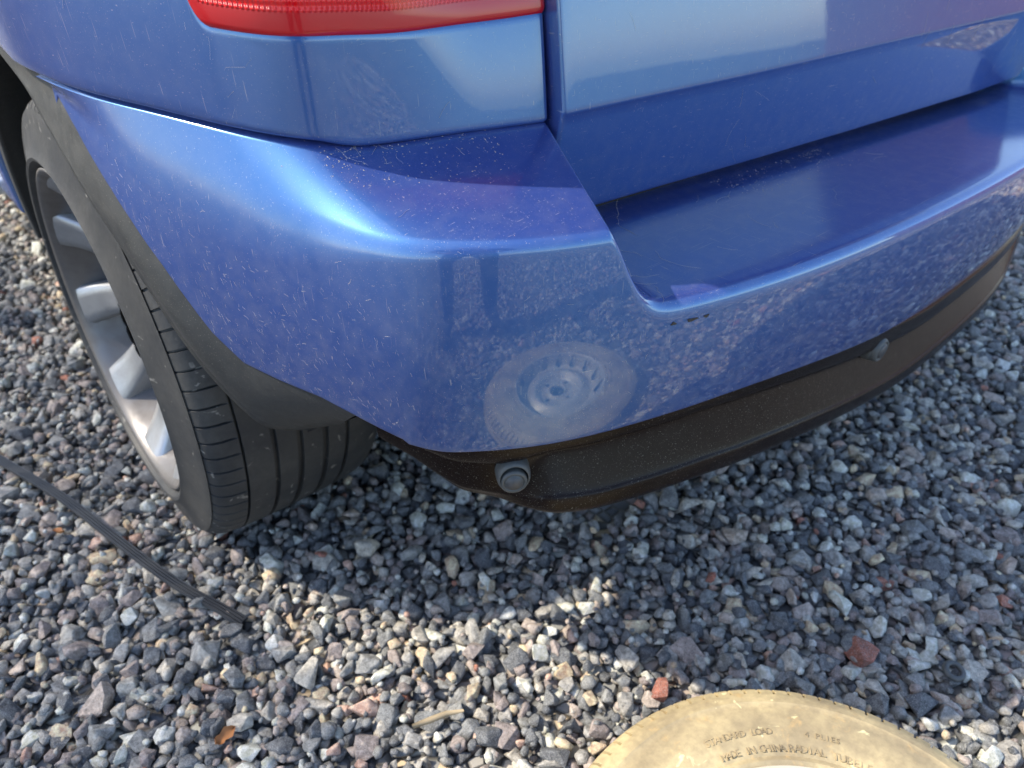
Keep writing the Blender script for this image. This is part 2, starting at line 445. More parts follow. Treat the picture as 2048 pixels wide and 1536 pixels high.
# the 300 stones that show largest become single stones, the rest is one mass of gravel
uv, w = project(Pt)
inside = (uv[:, 0] > 15) & (uv[:, 0] < 2033) & (uv[:, 1] > 15) & (uv[:, 1] < 1521) & (w > 0)
spare_c = np.array([0.220, -1.085])
clear = (np.hypot(Pt[:, 0] - spare_c[0], Pt[:, 1] - spare_c[1]) > 0.27) & ~((Pt[:, 0] > 0.2) & (Pt[:, 1] > -0.55)) & (np.hypot(Pt[:, 0] - 0.15, Pt[:, 1]) > 0.2)
score = np.where(inside & clear, St / np.maximum(w, 0.1), 0)
big = np.argsort(-score)[:300]
mask = np.ones(len(Pt), bool); mask[big] = False
bake('gravel', [(Pb, Sb, PROTO2, 0.6), (Pt[mask], St[mask], PROTO2, 0.5), (Pn, Sn, PROTO1, 0.6), (Pf, Sf, PROTO1, 0.5)], STONE_A, ground)['kind'] = 'stuff'
stone_meshes = []
for Vp, Fp_ in PROTO2:
    me = bpy.data.meshes.new('stone'); me.from_pydata(Vp.tolist(), [], Fp_.tolist()); me.materials.append(STONE_O); stone_meshes.append(me)
Rb = rand_rot(300, 0.45)
for j, i in enumerate(big):
    o = bpy.data.objects.new('stone', stone_meshes[j % 48]); COL.objects.link(o); o.parent = ground
    o.matrix_basis = Matrix.Translation(Pt[i].tolist()) @ Matrix(Rb[j].tolist()).to_4x4() @ Matrix.Scale(float(St[i]), 4)

# ------------------------------------------------------------------ car
car = empty('car', (0.0, 0.0, 0.0))
tag(car, 'blue metallic car whose dusty rear corner fills the view, parked on gravel', 'car')
OUT = (0.93, 0.6, 0.60)
CX = 0.93
Rp = np.array([(-0.006, 0.35), (-0.008, 0.05), (-0.004, -0.16), (0.003, -0.25), (0.015, -0.32), (0.045, -0.41), (0.086, -0.515), (0.1205, -0.588), (0.149, -0.6305), (0.175, -0.6535), (0.205, -0.675),
               (0.25, -0.7003), (0.30, -0.7205), (0.355, -0.7378), (0.41, -0.7525), (0.52, -0.7735), (0.66, -0.7880), (0.80, -0.7945)])
Rfull = np.concatenate([Rp, [(CX, -0.7965)], (np.array([2 * CX, 0]) + Rp * np.array([-1, 1]))[::-1]])
Rt = np.r_[0, np.cumsum(np.hypot(*np.diff(Rfull, axis=0).T))]
R = nspl(Rt, Rfull); SC = Rt[len(Rp)]
def RN(s):
    e = 1e-3; d = norm(R(s + e) - R(s - e)); return np.stack([-d[..., 1], d[..., 0]], -1)   # points into the car
_ss = np.linspace(0, SC, 6000); _rr = R(_ss)
def s_at_x(x): return float(np.interp(x, _rr[1500:, 0], _ss[1500:]))
def s_at_y(y): return float(np.interp(-y, -_rr[:, 1], _ss))
s_near = lambda x, y: float(_ss[np.hypot(_rr[:, 0] - x, _rr[:, 1] - y).argmin()])

def mirror_s(s): return np.where(s > SC, 2 * SC - s, s)
# seam between quarter panel and bumper
seam_tab = [(s_at_y(0.33), -0.006, 0.33, 0.765), (s_at_y(0.05), -0.006, 0.05, 0.764), (s_at_y(-0.19), 0.000, -0.190, 0.757), (s_at_y(-0.305), 0.020, -0.295, 0.751), (s_at_y(-0.40), 0.049, -0.372, 0.7455),
            (s_near(0.086, -0.515), 0.096, -0.466, 0.735), (s_near(0.122, -0.595), 0.140, -0.510, 0.7265), (s_near(0.165, -0.648), 0.191, -0.52, 0.720),
            (s_near(0.210, -0.678), 0.256, -0.536, 0.720), (s_near(0.250, -0.6925), 0.305, -0.55, 0.720), (s_near(0.288, -0.705), 0.350, -0.563, 0.720), (s_near(0.35, -0.724), 0.42, -0.58, 0.720)]
seam = nspl([a[0] for a in seam_tab], [a[1:] for a in seam_tab])
def tg_y(x):       # tailgate lower edge, plan
    return np.interp(x, [0.30, 0.39, 0.53, 0.71, 0.93, 1.31, 1.6], [-0.603, -0.610, -0.620, -0.635, -0.650, -0.672, -0.672])

def zcrest(s):
    P = R(s); return np.interp(-P[..., 1], [0.15, 0.20, 0.25, 0.30, 0.35, 0.40, 0.46, 0.515, 0.57, 0.60], [0.752, 0.748, 0.738, 0.726, 0.710, 0.694, 0.678, 0.670, 0.670, 0.67])
low_tab = [(-0.18, 0.752), (-0.219, 0.732), (-0.245, 0.716), (-0.281, 0.688), (-0.304, 0.668), (-0.327, 0.644), (-0.361, 0.602), (-0.381, 0.570), (-0.40, 0.538), (-0.43, 0.508), (-0.47, 0.500), (-0.52, 0.494), (-0.553, 0.482), (-0.60, 0.462)]
_ly = np.array(low_tab)
def zlow(s):
    x_ = R(s)[..., 0]; P = R(mirror_s(s))
    z = 0.451 - 0.064 * sm((x_ - 0.42) / 0.56) * (1 - sm((x_ - 1.45) / 0.25))
    zl = np.interp(-P[..., 1], -_ly[:, 0], _ly[:, 1])
    wgt = sm((P[..., 0] - 0.10) / 0.06)
    return np.where(P[..., 1] > -0.60, zl, zl * (1 - wgt) + z * wgt) if True else z
def step_w(s):
    x = R(mirror_s(s))[..., 0]; return 1 - np.exp(-(np.clip(x - 0.284, 0, None) / 0.026)**1.6)

def face_d(z):
    a = (0.67 - z) / 0.24; return 0.24 * (-0.11 * a + 0.185 * a * a + 0.006 * a**3)
def bumper_profile(s, zl=None):
    """profile (rows of 3D points) of the painted bumper at plan position s <= SC, from under the panel to the paint edge"""
    P = R(s); n = RN(s); w = float(step_w(np.array(s)))
    I1 = seam(min(s, seam_tab[-1][0])); x2 = max(P[0] + n[0] * 0.10, 0.375)
    I2 = np.array([x2, tg_y(x2) + 0.062, 0.599])
    I = I1 * (1 - w) + I2 * w
    zc = float(zcrest(np.array(s))) * (1 - w) + 0.592 * w
    n3 = np.array([n[0], n[1], 0.0]); zl = float(zlow(np.array(s))) if zl is None else zl
    def face(z): return np.array([P[0], P[1], z]) + n3 * face_d(z)
    C = face(zc)
    L = [I + n3 * 0.055 + np.array([0, 0, 0.020]), I + n3 * 0.020 + np.array([0, 0, 0.004])]
    rad = float(np.interp(-P[1], [0.15, 0.25, 0.35, 0.44, 0.52, 0.60, 0.68], [0.004, 0.009, 0.024, 0.036, 0.030, 0.016, 0.010]))
    rad = rad + 0.006 * w; rad = min(rad, 0.45 * np.linalg.norm(C - I))
    E = C + norm(I - C) * rad
    for a in np.linspace(0, 1, 16): L.append(I * (1 - a) + E * a)
    Fp = face(zc - rad)
    for a in np.linspace(0, 1, 15)[1:]: L.append((1 - a)**2 * E + 2 * a * (1 - a) * C + a * a * Fp)
    for z in np.linspace(zc - rad, min(zl, zc - rad - 0.01), 46)[1:]: L.append(face(z))
    L = np.array(L)
    bad = np.where((L[:, 2] < zl) & (np.arange(len(L)) > 3))[0]
    if len(bad) and L[bad[0], 2] < zl - 1e-6:
        k = bad[0]; a = (L[k - 1, 2] - zl) / max(1e-9, L[k - 1, 2] - L[k, 2]); L[k:] = L[k - 1] * (1 - a) + L[k] * a
    return L

sA = s_at_y(-0.185)
cols = np.unique(np.round(np.concatenate([np.linspace(sA, SC, 240), np.linspace(s_at_x(0.275), s_at_x(0.38), 70)]), 5))
PB = np.stack([bumper_profile(float(s)) for s in cols], 1)      # rows x cols
# light smoothing of row drift along s
def mirror_grid(P):
    Q = P[:, ::-1].copy(); Q[..., 0] = 2 * CX - Q[..., 0]; return np.concatenate([P, Q[:, 1:]], 1)
PR = np.stack([bumper_profile(float(s), float(zlow(np.array(2 * SC - s)))) for s in cols], 1)[:, ::-1].copy(); PR[..., 0] = 2 * CX - PR[..., 0]
PBm = flange(np.concatenate([PB, PR[:, 1:]], 1), ['r1'], 0.005, 0.02, OUT)
bumper = grid_obj('rear_bumper', PBm, PAINT, car, OUT)
bm = bmesh.new(); bm.from_mesh(bumper.data); bmesh.ops.remove_doubles(bm, verts=bm.verts[:], dist=2e-5); bm.to_mesh(bumper.data); bm.free()

# --- quarter panel: prism over the seam line with a slight lean
def lean(s): return 0.05 + 0.17 * sm((s - s_near(0.149, -0.637)) / 0.10)
def panel(s, z, off=0.0):
    s = np.asarray(s, float); b = seam(s); e = 1e-3; d = norm((seam(s + e) - seam(s - e))[..., :2])
    n = np.stack([-d[..., 1], d[..., 0]], -1)
    dz = z - b[..., 2]; k = -0.003 + lean(s) * dz - 0.010 * np.sin(np.clip(dz / 0.3, 0, 1) * np.pi) - off
    xy = b[..., :2] + n * k[..., None]
    return np.concatenate([xy, z[..., None]], -1)
sE = s_near(0.2865, -0.7045)
s0p = s_at_y(0.33)
ARCH_R = 0.44
def panel_low(s):
    b = seam(s); y = b[..., 1]
    arch = 0.35 + np.sqrt(np.clip(ARCH_R**2 - y**2, 0, None))
    return np.where(y > -0.172, np.maximum(arch, b[..., 2] + 0.0095), b[..., 2] + 0.0095 - 0.004 * sm((s - s_near(0.119, -0.588)) / 0.06))
_ps = np.linspace(s_at_y(-0.3), sE + 0.03, 800); _pp = panel(_ps, np.full(800, 0.817))
def s_panel(x, y): return float(_ps[np.hypot(_pp[:, 0] - x, _pp[:, 1] - y).argmin()])
lamp_tab = [(0.094, -0.432, 0.8305), (0.097, -0.438, 0.8265), (0.105, -0.454, 0.822), (0.136, -0.480, 0.8174), (0.181, -0.500, 0.8138), (0.217, -0.512, 0.812), (0.266, -0.523, 0.813), (0.315, -0.537, 0.815), (0.362, -0.550, 0.818)]
lamp_s = np.array([s_panel(a, b) for a, b, c in lamp_tab]); lamp_z = nspl(lamp_s, [c for a, b, c in lamp_tab])
sL = s_panel(0.0955, -0.4355)
def lamp_low(s):
    k = np.clip((s - sL) / (lamp_s[2] - sL), 0, 1)
    return lamp_z(s) + 0.05 * (1 - np.sqrt(np.clip(1 - (1 - k)**2, 0, 1)))**1.5
def panel_top(s):
    lo = lamp_low(np.maximum(s, sL)) - 0.0065
    return np.where(s < sL - 0.012, 1.02, np.where(s < sL, 1.02 - (s - sL + 0.012) / 0.012 * (1.02 - lo), lo))
pc = np.unique(np.round(np.concatenate([np.linspace(s0p, sE, 130), np.linspace(sL - 0.015, sL + 0.035, 40)]), 5))
v = np.linspace(0, 1, 26)[:, None]
zl_, zt_ = panel_low(pc), panel_top(pc)
PP = panel(np.broadcast_to(pc, (26, len(pc))), zl_[None] * (1 - v) + zt_[None] * v)
qp = grid_obj('quarter_panel', flange(flange(PP, ['r1'], 0.009, 0.018, OUT), ['r0', 'c1'], 0.0055, 0.018, OUT), PAINT, car, OUT)

# --- tail lamp
def lens_material():
    t = NT('red_lamp_lens'); uv = t.new('UVMap'); sep = t.new('SeparateXYZ'); t.link(uv.outputs[0], sep.inputs[0])
    def wave(src, period): return t.math('SINE', t.math('MULTIPLY', src, 2 * math.pi / period))
    mask = t.ramp(t.math('MULTIPLY', sep.outputs['Y'], 20.0), [(0.26, 0.0), (0.30, 1.0)])
    h = t.math('MULTIPLY', t.math('ADD', wave(sep.outputs['X'], 0.0042), wave(sep.outputs['Y'], 0.0065)), mask)
    c = t.mix(mask, (0.50, 0.0, 0.006), (0.95, 0.002, 0.006))
    t.link(c, t.b.inputs['Base Color'])
    t.set(Roughness=0.3, Metallic=0.0, Coat_Weight=0.7, Coat_Roughness=0.015)
    t.link(t.bump(h, 0.8, 0.0012), t.b.inputs['Normal'])
    return t.m
LENS = lens_material()
lc = np.linspace(sL + 0.003, sE + 0.001, 90)
zz0 = lamp_low(lc) + 0.0015; v = np.linspace(0, 1, 24)[:, None]
PLm = panel(np.broadcast_to(lc, (24, 90)), zz0[None] * (1 - v) + 1.02 * v, 0.002)
PLf = flange(PLm, ['r0', 'c0', 'c1'], 0.006, 0.03, OUT)
lamp = grid_obj('tail_lamp', PLf, LENS, car, OUT)
ul = lamp.data.uv_layers.new(name='UVMap')
arc = np.r_[0, np.cumsum(np.linalg.norm(np.diff(PLf[12], axis=0), axis=1))]
for lp in lamp.data.loops:
    r_, c_ = divmod(lp.vertex_index, PLf.shape[1]); ul.data[lp.index].uv = (arc[c_], PLf[r_, c_, 2] - float(lamp_low(np.array(np.interp(c_ - 5, np.arange(90), lc)))))
# black gasket filling the lamp joint
gz = np.linspace(-0.003, 0.012, 4)[:, None]
grid_obj('gasket', panel(np.broadcast_to(lc, (4, 90)), lamp_low(lc)[None] + gz - 0.004, -0.012), GASKET, lamp, OUT)

# --- the same panel and lamp on the other side
def mirrored(P): Q = P.copy(); Q[..., 0] = 2 * CX - Q[..., 0]; return Q
grid_obj('quarter_panel', mirrored(flange(flange(PP, ['r1'], 0.009, 0.018, OUT), ['r0', 'c1'], 0.0055, 0.018, OUT)), PAINT, car, OUT)
lamp2 = grid_obj('tail_lamp', mirrored(PLf), LENS, car, OUT)
u2 = lamp2.data.uv_layers.new(name='UVMap')
for lp in lamp2.data.loops:
    r_, c_ = divmod(lp.vertex_index, PLf.shape[1]); u2.data[lp.index].uv = (arc[c_], PLf[r_, c_, 2] - float(lamp_low(np.array(np.interp(c_ - 5, np.arange(90), lc)))))

# --- tailgate
def tg_surface(x, z):
    a = z - tg_crease(x); y0 = tg_y(x) + 0.026
    y = y0 + np.where(a < 0, -0.26 * a, 0.12 * a + 0.5 * np.clip(a - 0.2, 0, None)**2)
    return np.stack([x + 0 * z, y, z + 0 * x], -1)
def tg_crease(x): return np.interp(x, [0.35, 0.6, 0.93, 1.3, 1.6], [0.7270, 0.7290, 0.7350, 0.7400, 0.7400])
xc = np.linspace(0.362, 1.50, 120)
rows = []
for a in np.linspace(0, 1, 12): rows.append(tg_surface(xc, 0.618 + (tg_crease(xc) - 0.0012 - 0.618) * a))
for a in (0.0, 0.0012, 0.0028, 0.005, 0.008):
    rows.append(tg_surface(xc, tg_crease(xc) + a) - np.array([0, 0.0028 * float(sm(np.array(a / 0.006 + 0.25))), 0]))
for a in np.linspace(0, 1, 26)[1:]:
    rows.append(tg_surface(xc, tg_crease(xc) + 0.008 + (1.05 - tg_crease(xc) - 0.008) * a) - np.array([0, 0.0028, 0]))
PT = np.stack(rows)
tailgate = grid_obj('tailgate', flange(PT, ['r0', 'c0', 'c1'], 0.005, 0.03, OUT), PAINT, car, OUT)

# --- wheel liner; dark shell and floor block added inside to stop light leaking
def loft_block(name, outline, zs, insets, mat, parent):
    rings = []
    c = outline.mean(0)
    for z, ins in zip(zs, insets):
        d = outline - c; l = np.linalg.norm(d, axis=1, keepdims=True)
        rings.append(np.concatenate([c + d * (1 - ins / l), np.full((len(outline), 1), z)], 1))
    Gd = np.stack(rings); nr, nc = Gd.shape[:2]
    V = Gd.reshape(-1, 3); F = grid_faces(nr, nc, wrap=True).tolist() + [list(range((nr - 1) * nc, nr * nc)), list(range(nc))[::-1]]
    return mesh_obj(name, V, F, mat, parent)
sv = np.linspace(s_at_y(0.33), 2 * SC - s_at_y(0.33), 120)
ol = R(sv)
front = np.array([(1.88, 1.0), (1.87, 3.0), (1.70, 3.5), (0.93, 3.65), (0.16, 3.5), (-0.01, 3.0), (-0.02, 1.0)])
sl = np.linspace(s_near(0.083, -0.515), sE, 30); sp_ = seam(sl)[:, :2]; e_ = np.gradient(sp_, axis=0); e_ = norm(e_)
sp_ = sp_ + np.stack([-e_[:, 1], e_[:, 0]], -1) * 0.032
shell = np.concatenate([sp_, [(0.42, -0.535), (0.93, -0.565), (1.46, -0.565), (1.62, -0.45), (1.62, 0.3), (0.45, 0.3), (0.45, -0.30), (0.18, -0.40)]])
rings = [np.concatenate([shell, np.full((len(shell), 1), z)], 1) for z in (0.50, 0.74, 0.99)]
Gd = np.stack(rings); ncs = len(shell)
mesh_obj('light_block_shell', Gd.reshape(-1, 3), grid_faces(3, ncs, wrap=True).tolist() + [list(range(2 * ncs, 3 * ncs)), list(range(ncs))[::-1]], GASKET, car, False)
V, F = box_vf((0.40, -0.50, 0.30), (1.72, 3.3, 0.62)); mesh_obj('light_block_floor', V, F, LINER, car, False)
full_ol = np.concatenate([ol, front])
cab = loft_block('cabin', full_ol, [1.03, 1.10, 1.38, 1.62, 1.68], [0.03, 0.05, 0.16, 0.30, 0.55], PAINT, car)
# door and sill ahead of the wheel
yd = np.linspace(0.46, 3.0, 40)
def door_pt(y, z): return np.stack([-0.006 + 0.02 * np.clip((0.62 - z) / 0.3, 0, 1)**2 + 0.06 * (z - 0.75) * (z > 0.75) + 0 * y, y + 0 * z, z + 0 * y], -1)
zd = np.linspace(0.44, 1.03, 20)[:, None]
yy = yd[None] + 0 * zd; a_ = np.clip((yy - 0.36), 0, 1)
grid_obj('rear_door', flange(door_pt(yd[None], np.maximum(zd, 0.44)), ['r0', 'c0'], 0.006, 0.02, OUT), PAINT, car, OUT)
# liner: barrel over the wheel
th = np.linspace(math.radians(4), math.radians(184), 60); lx0 = 0.012 + 0.10 * sm((math.radians(70) - th) / math.radians(60))
lin = np.stack([np.stack([lx0 * (1 - a) + 0.40 * a, -0.416 * np.cos(th), 0.35 + 0.416 * np.sin(th)], -1) for a in np.linspace(0, 1, 6)])
liner = mesh_obj('wheel_liner', lin.reshape(-1, 3), grid_faces(6, 60), LINER, car)
V, F = box_vf((0.39, -0.38, 0.42), (0.42, 0.42, 0.95)); mesh_obj('liner_wall', V, F, LINER, car, False)

# --- arch trim: from the lip above the seam round the arch and down to the lower corner
arch_out = [(0.004, 0.438, 0.40), (-0.002, 0.40, 0.533), (-0.004, 0.28, 0.689), (-0.004, 0.10, 0.7785), (-0.004, -0.06, 0.786), (-0.003, -0.18, 0.752), (-0.004, -0.219, 0.732), (-0.003, -0.245, 0.716), (0.002, -0.281, 0.688), (0.008, -0.304, 0.668), (0.013, -0.327, 0.644),
            (0.027, -0.361, 0.602), (0.041, -0.381, 0.570), (0.062, -0.402, 0.536), (0.078, -0.430, 0.508), (0.098, -0.468, 0.491), (0.123, -0.520, 0.476), (0.142, -0.553, 0.460)]
arch_in = [(0.006, 0.412, 0.40), (0.0, 0.375, 0.52), (-0.002, 0.262, 0.667), (-0.003, 0.095, 0.35 + 0.410), (-0.004, -0.04, 0.759), (-0.004, -0.120, 0.738), (-0.004, -0.150, 0.718), (-0.004, -0.195, 0.690), (-0.004, -0.235, 0.665), (-0.002, -0.262, 0.642), (0.001, -0.284, 0.622),
           (0.009, -0.322, 0.574), (0.018, -0.351, 0.526), (0.033, -0.373, 0.474), (0.056, -0.386, 0.420), (0.075, -0.392, 0.392), (0.105, -0.405, 0.380), (0.143, -0.452, 0.398)]
edge = PB[-1, :int(np.searchsorted(cols, s_near(0.112, -0.575)))]
arch_out = [q if q[1] > -0.10 else tuple(np.interp(-q[1], -edge[:, 1], edge[:, i]) for i in range(3)) for q in arch_out]
ti = np.linspace(0, 1, len(arch_out)); tu = np.linspace(0, 1, 90)
AO = nspl(ti, arch_out)(tu); AI = nspl(ti, arch_in)(tu)
ctr = np.array([0.2, 0.0, 0.35])
rows = []
for a in np.linspace(0, 1, 14):
    q = AO * (1 - a) + AI * a
    q = q + np.array([-1, 0, 0]) * (0.010 * math.sin(math.pi * a) - 0.003 * (1 - a))[..., None] if False else q + np.array([1.0, 0, 0]) * (0.002 * (1 - a) - 0.007 * math.sin(math.pi * min(1, a * 1.1)) * sm((tu - 0.40) / 0.35))[:, None]
    rows.append(q)
Nrm = rows[-1]
for k in range(1, 7):
    a = k / 6; rows.append(AI + np.array([0.012 * math.sin(a * math.pi / 2) + 0.05 * max(0, a - 0.35), 0, 0]) + (AI - ctr) * np.array([0, 1, 1]) * (-0.010 + 0.012 * a) * 1.0)
for k in range(1, 3): rows.append(rows[-1] + np.array([0.03, 0, 0]))
arch_trim = grid_obj('arch_trim', np.stack(rows), TRIM, car, (0.5, 0.0, 0.35))
# --- lower valance: strip under the paint, recessed channel and outer lip
sV0 = s_near(0.118, -0.588); sV1 = s_near(0.215, -0.678)
def chaikin(P, n):
    for _ in range(n):
        Q = np.concatenate([P[:1], np.stack([P[:-1] * 0.75 + P[1:] * 0.25, P[:-1] * 0.25 + P[1:] * 0.75], 1).reshape(-1, P.shape[1]), P[-1:]]); P = Q
    return P
def val_profile(s, zlo=None):
    P = R(s); n = RN(s); zlo = float(zlow(np.array(s))) if zlo is None else zlo
    w = float(sm(np.array((s - s_near(0.190, -0.664)) / 0.085)))
    zb = float(np.interp(s, [s_near(0.100, -0.552), s_near(0.118, -0.588), s_near(0.163, -0.646), s_near(0.22, -0.683), s_near(0.30, -0.714), s_at_x(0.50)], [0.412, 0.398, 0.360, 0.338, 0.322, 0.304]))
    zt = zlo + 0.014; zb = zb + (zlo - 0.444) * 0.8 * float(sm(np.array((s - s_at_x(0.30)) / 0.2)))
    A = np.array([(0.058, 0.0), (0.047, 0.07), (0.0475, 0.14), (0.050, 0.30), (0.054, 0.42), (0.064, 0.45), (0.0645, 0.47), (0.066, 0.74), (0.067, 0.84), (0.069, 0.87), (0.071, 0.90), (0.075, 0.97), (0.10, 1.0)])
    B = np.array([(0.060, 0.446), (0.050, 0.436), (0.049, 0.430), (0.050, 0.408), (0.055, 0.400), (0.066, 0.394), (0.069, 0.390), (0.068, 0.383), (0.050, 0.339), (0.0465, 0.336), (0.045, 0.332), (0.047, 0.306), (0.070, 0.298)])
    B[:, 1] = (0.446 - B[:, 1]) / 0.148
    ev = chaikin(A * (1 - w) + B * w, 3); ev[:, 0] -= 0.022
    return np.stack([P[0] + n[0] * ev[:, 0], P[1] + n[1] * ev[:, 0], zt + (zb - zt) * ev[:, 1]], -1)
vcols = np.linspace(s_near(0.100, -0.552), SC, 170)
PV = np.stack([val_profile(float(s)) for s in vcols], 1)
VR = np.stack([val_profile(float(s), float(zlow(np.array(2 * SC - s)))) for s in vcols], 1)[:, ::-1].copy(); VR[..., 0] = 2 * CX - VR[..., 0]
valance = grid_obj('lower_valance', np.concatenate([PV, VR[:, 1:]], 1), VALANCE, car, OUT)

# --- parking sensors
def disc_sensor(s, d, z, r, tilt, proud, face_mat, ring_mat):
    P = R(np.array(s)); n = RN(np.array(s)); o3 = norm(np.array([-n[0], -n[1], tilt]))
    pr = [(-0.03, r * 1.22), (0.0, r * 1.22), (proud * 0.7, r * 1.16), (proud, r * 1.02), (proud, r * 0.90), (proud - 0.0015, r * 0.86), (proud - 0.0015, r * 0.80), (proud, r * 0.76), (proud + 0.0004, 0.0001)]
    o = lathe_obj('parking_sensor', pr, 40, ring_mat, car, 'z')
    fa = lathe_obj('sensor_face', [(proud - 0.0004, r * 0.72), (proud + 0.0012, r * 0.70), (proud + 0.0016, 0.0001)], 32, face_mat, o, 'z')
    if proud < 0.02:
        hs = lathe_obj('sensor_housing', [(-0.03, r * 1.50), (-0.006, r * 1.48), (0.000, r * 1.42), (0.003, r * 1.30), (0.0032, r * 1.2)], 40, ring_mat, o, 'z'); hs.scale = (1.0, 1.15, 1.0); hs.location = (0, 0.006, 0)
    q = Vector(o3).to_track_quat('Z', 'Y')
    o.location = (P[0] + n[0] * d, P[1] + n[1] * d, z); o.rotation_euler = q.to_euler()
    return o
sns = disc_sensor(s_near(0.213, -0.678), 0.031, 0.392, 0.0125, -0.05, 0.0030, SENSOR_FACE, SENSOR)
disc_sensor(s_at_x(0.80), 0.034, 0.374, 0.0150, -0.05, 0.010, SENSOR_FACE, SENSOR)
# housing round the corner sensor
P0 = R(np.array(s_near(0.215, -0.678))); n0 = RN(np.array(s_near(0.215, -0.678)))

# --- wheel
def make_wheel():
    NS = 82; fr = np.array([0.0, 0.86, 0.885, 0.975]); ang = (np.arange(NS)[:, None] + fr[None]).ravel() / NS * 2 * np.pi
    sip = np.tile(np.array([0, 0, 1, 1]), NS)
    pf = [(0.030, 0.258), (0.012, 0.263), (-0.004, 0.268), (-0.013, 0.274), (-0.0145, 0.279), (-0.011, 0.285), (-0.007, 0.298), (-0.003, 0.312), (0.0, 0.326), (0.0015, 0.335), (0.004, 0.342),
          (0.0055, 0.3405), (0.007, 0.3445), (0.011, 0.350), (0.018, 0.355), (0.028, 0.3585), (0.040, 0.3605), (0.050, 0.3615), (0.0505, 0.354), (0.0535, 0.354), (0.054, 0.362), (0.075, 0.363), (0.092, 0.3634),
          (0.093, 0.356), (0.099, 0.356), (0.10, 0.3636), (0.128, 0.3638), (0.129, 0.356), (0.137, 0.356), (0.138, 0.3638), (0.168, 0.3636), (0.169, 0.356), (0.177, 0.356), (0.178, 0.3634), (0.205, 0.363), (0.206, 0.356), (0.212, 0.356), (0.213, 0.3625),
          (0.24, 0.361), (0.262, 0.357), (0.275, 0.348), (0.282, 0.33), (0.284, 0.30), (0.272, 0.27), (0.25, 0.258)]
    pf = np.array(pf); mod = np.zeros((len(pf), len(ang)))
    band = ((pf[:, 0] > 0.006) & (pf[:, 0] < 0.045) & (pf[:, 1] > 0.343)) 
    mod[band] = -0.0055 * sip[None]
    band2 = (pf[:, 0] > 0.10) & (pf[:, 0] < 0.24) & (pf[:, 1] > 0.36)
    tyre_prof = pf
    wheel = lathe_obj('wheel', [(-0.004, 0.262), (-0.007, 0.2635), (-0.008, 0.260), (-0.004, 0.256), (0.004, 0.250), (0.018, 0.247), (0.05, 0.238), (0.12, 0.230), (0.25, 0.236)], 120, ALLOY_DARK, car, 'x', flip=True)
    wheel.data.materials[0] = metal_material('silver_barrel', (0.17, 0.165, 0.165), 0.38, 0.6, 0.6, (0.07, 0.055, 0.048))
    lathe_obj('tyre', pf, len(ang), TYRE, wheel, 'x', mod=mod, angles=ang, flip=False, sharp=32)
    # spokes: ten wide curved blades between hub and rim
    for k in range(10):
        a0 = 2 * np.pi * (k + 0.42) / 10; Lr = np.linspace(0.055, 0.250, 14); rowsp = []
        for r in Lr:
            u = (r - 0.055) / 0.195
            wdt = 0.040 + 0.034 * u**1.5; xf = 0.020 + 0.030 * math.sin(u * math.pi * 0.95) + 0.010 * (1 - u) - 0.022 * u**3; sw = 0.22 * u
            c = []
            for tt, xx in ((-1, 0.055), (-1, 0.010), (-0.86, 0.002), (-0.4, 0.0), (0.4, 0.0), (0.86, 0.002), (1, 0.010), (1, 0.055)):
                ph = a0 + sw + tt * wdt * 0.5 / r
                c.append((xf + xx, r * math.sin(ph), r * math.cos(ph)))
            rowsp.append(c)
        Gs = np.array(rowsp); mesh_obj('spoke', Gs.reshape(-1, 3), grid_faces(14, 8, flip=False), ALLOY, wheel)
    lathe_obj('hub', [(0.034, 0.0001), (0.033, 0.030), (0.040, 0.034), (0.036, 0.045), (0.040, 0.066), (0.09, 0.070)], 48, ALLOY, wheel, 'x', flip=True)
    lathe_obj('brake_disc', [(0.10, 0.0001), (0.10, 0.165), (0.125, 0.165), (0.125, 0.0001)], 60, ALLOY_DARK, wheel, 'x', flip=True)
    wheel.location = (0.012, 0.030, 0.356); wheel.scale = (0.955,) * 3; wheel.rotation_euler = (0.0, math.radians(0.8), 0.0)
    return wheel
wheel = make_wheel()

# --- aluminium running board ahead of the wheel
def make_board():
    V, F = box_vf((-0.03, 0.78, 0.385), (0.13, 2.9, 0.415))
    bm = bmesh.new(); me = bpy.data.meshes.new('running_board')
    vs = [bm.verts.new(p) for p in V]
    for q in F: bm.faces.new([vs[i] for i in q])
    bmesh.ops.bevel(bm, geom=bm.edges[:], offset=0.007, segments=3, affect='EDGES', profile=0.6); bm.to_mesh(me); bm.free()
    me.materials.append(metal_material('brushed_aluminium', (0.72, 0.75, 0.78), 0.38, 0.7, 0.15))
    o = bpy.data.objects.new('running_board', me); COL.objects.link(o); o.parent = car
    sv_, sf_ = box_vf((-0.020, -0.006, 0.0), (0.020, 0.006, 0.004)); sme = None
    for k in range(46):
        s_ = mesh_obj('grip_pad', sv_, sf_, GASKET, o, False) if sme is None else bpy.data.objects.new('grip_pad', sme)
        if sme is None: sme = s_.data
        else: COL.objects.link(s_); s_.parent = o
        s_.location = (0.055, 0.84 + 0.045 * k, 0.4135)
    return o
make_board()

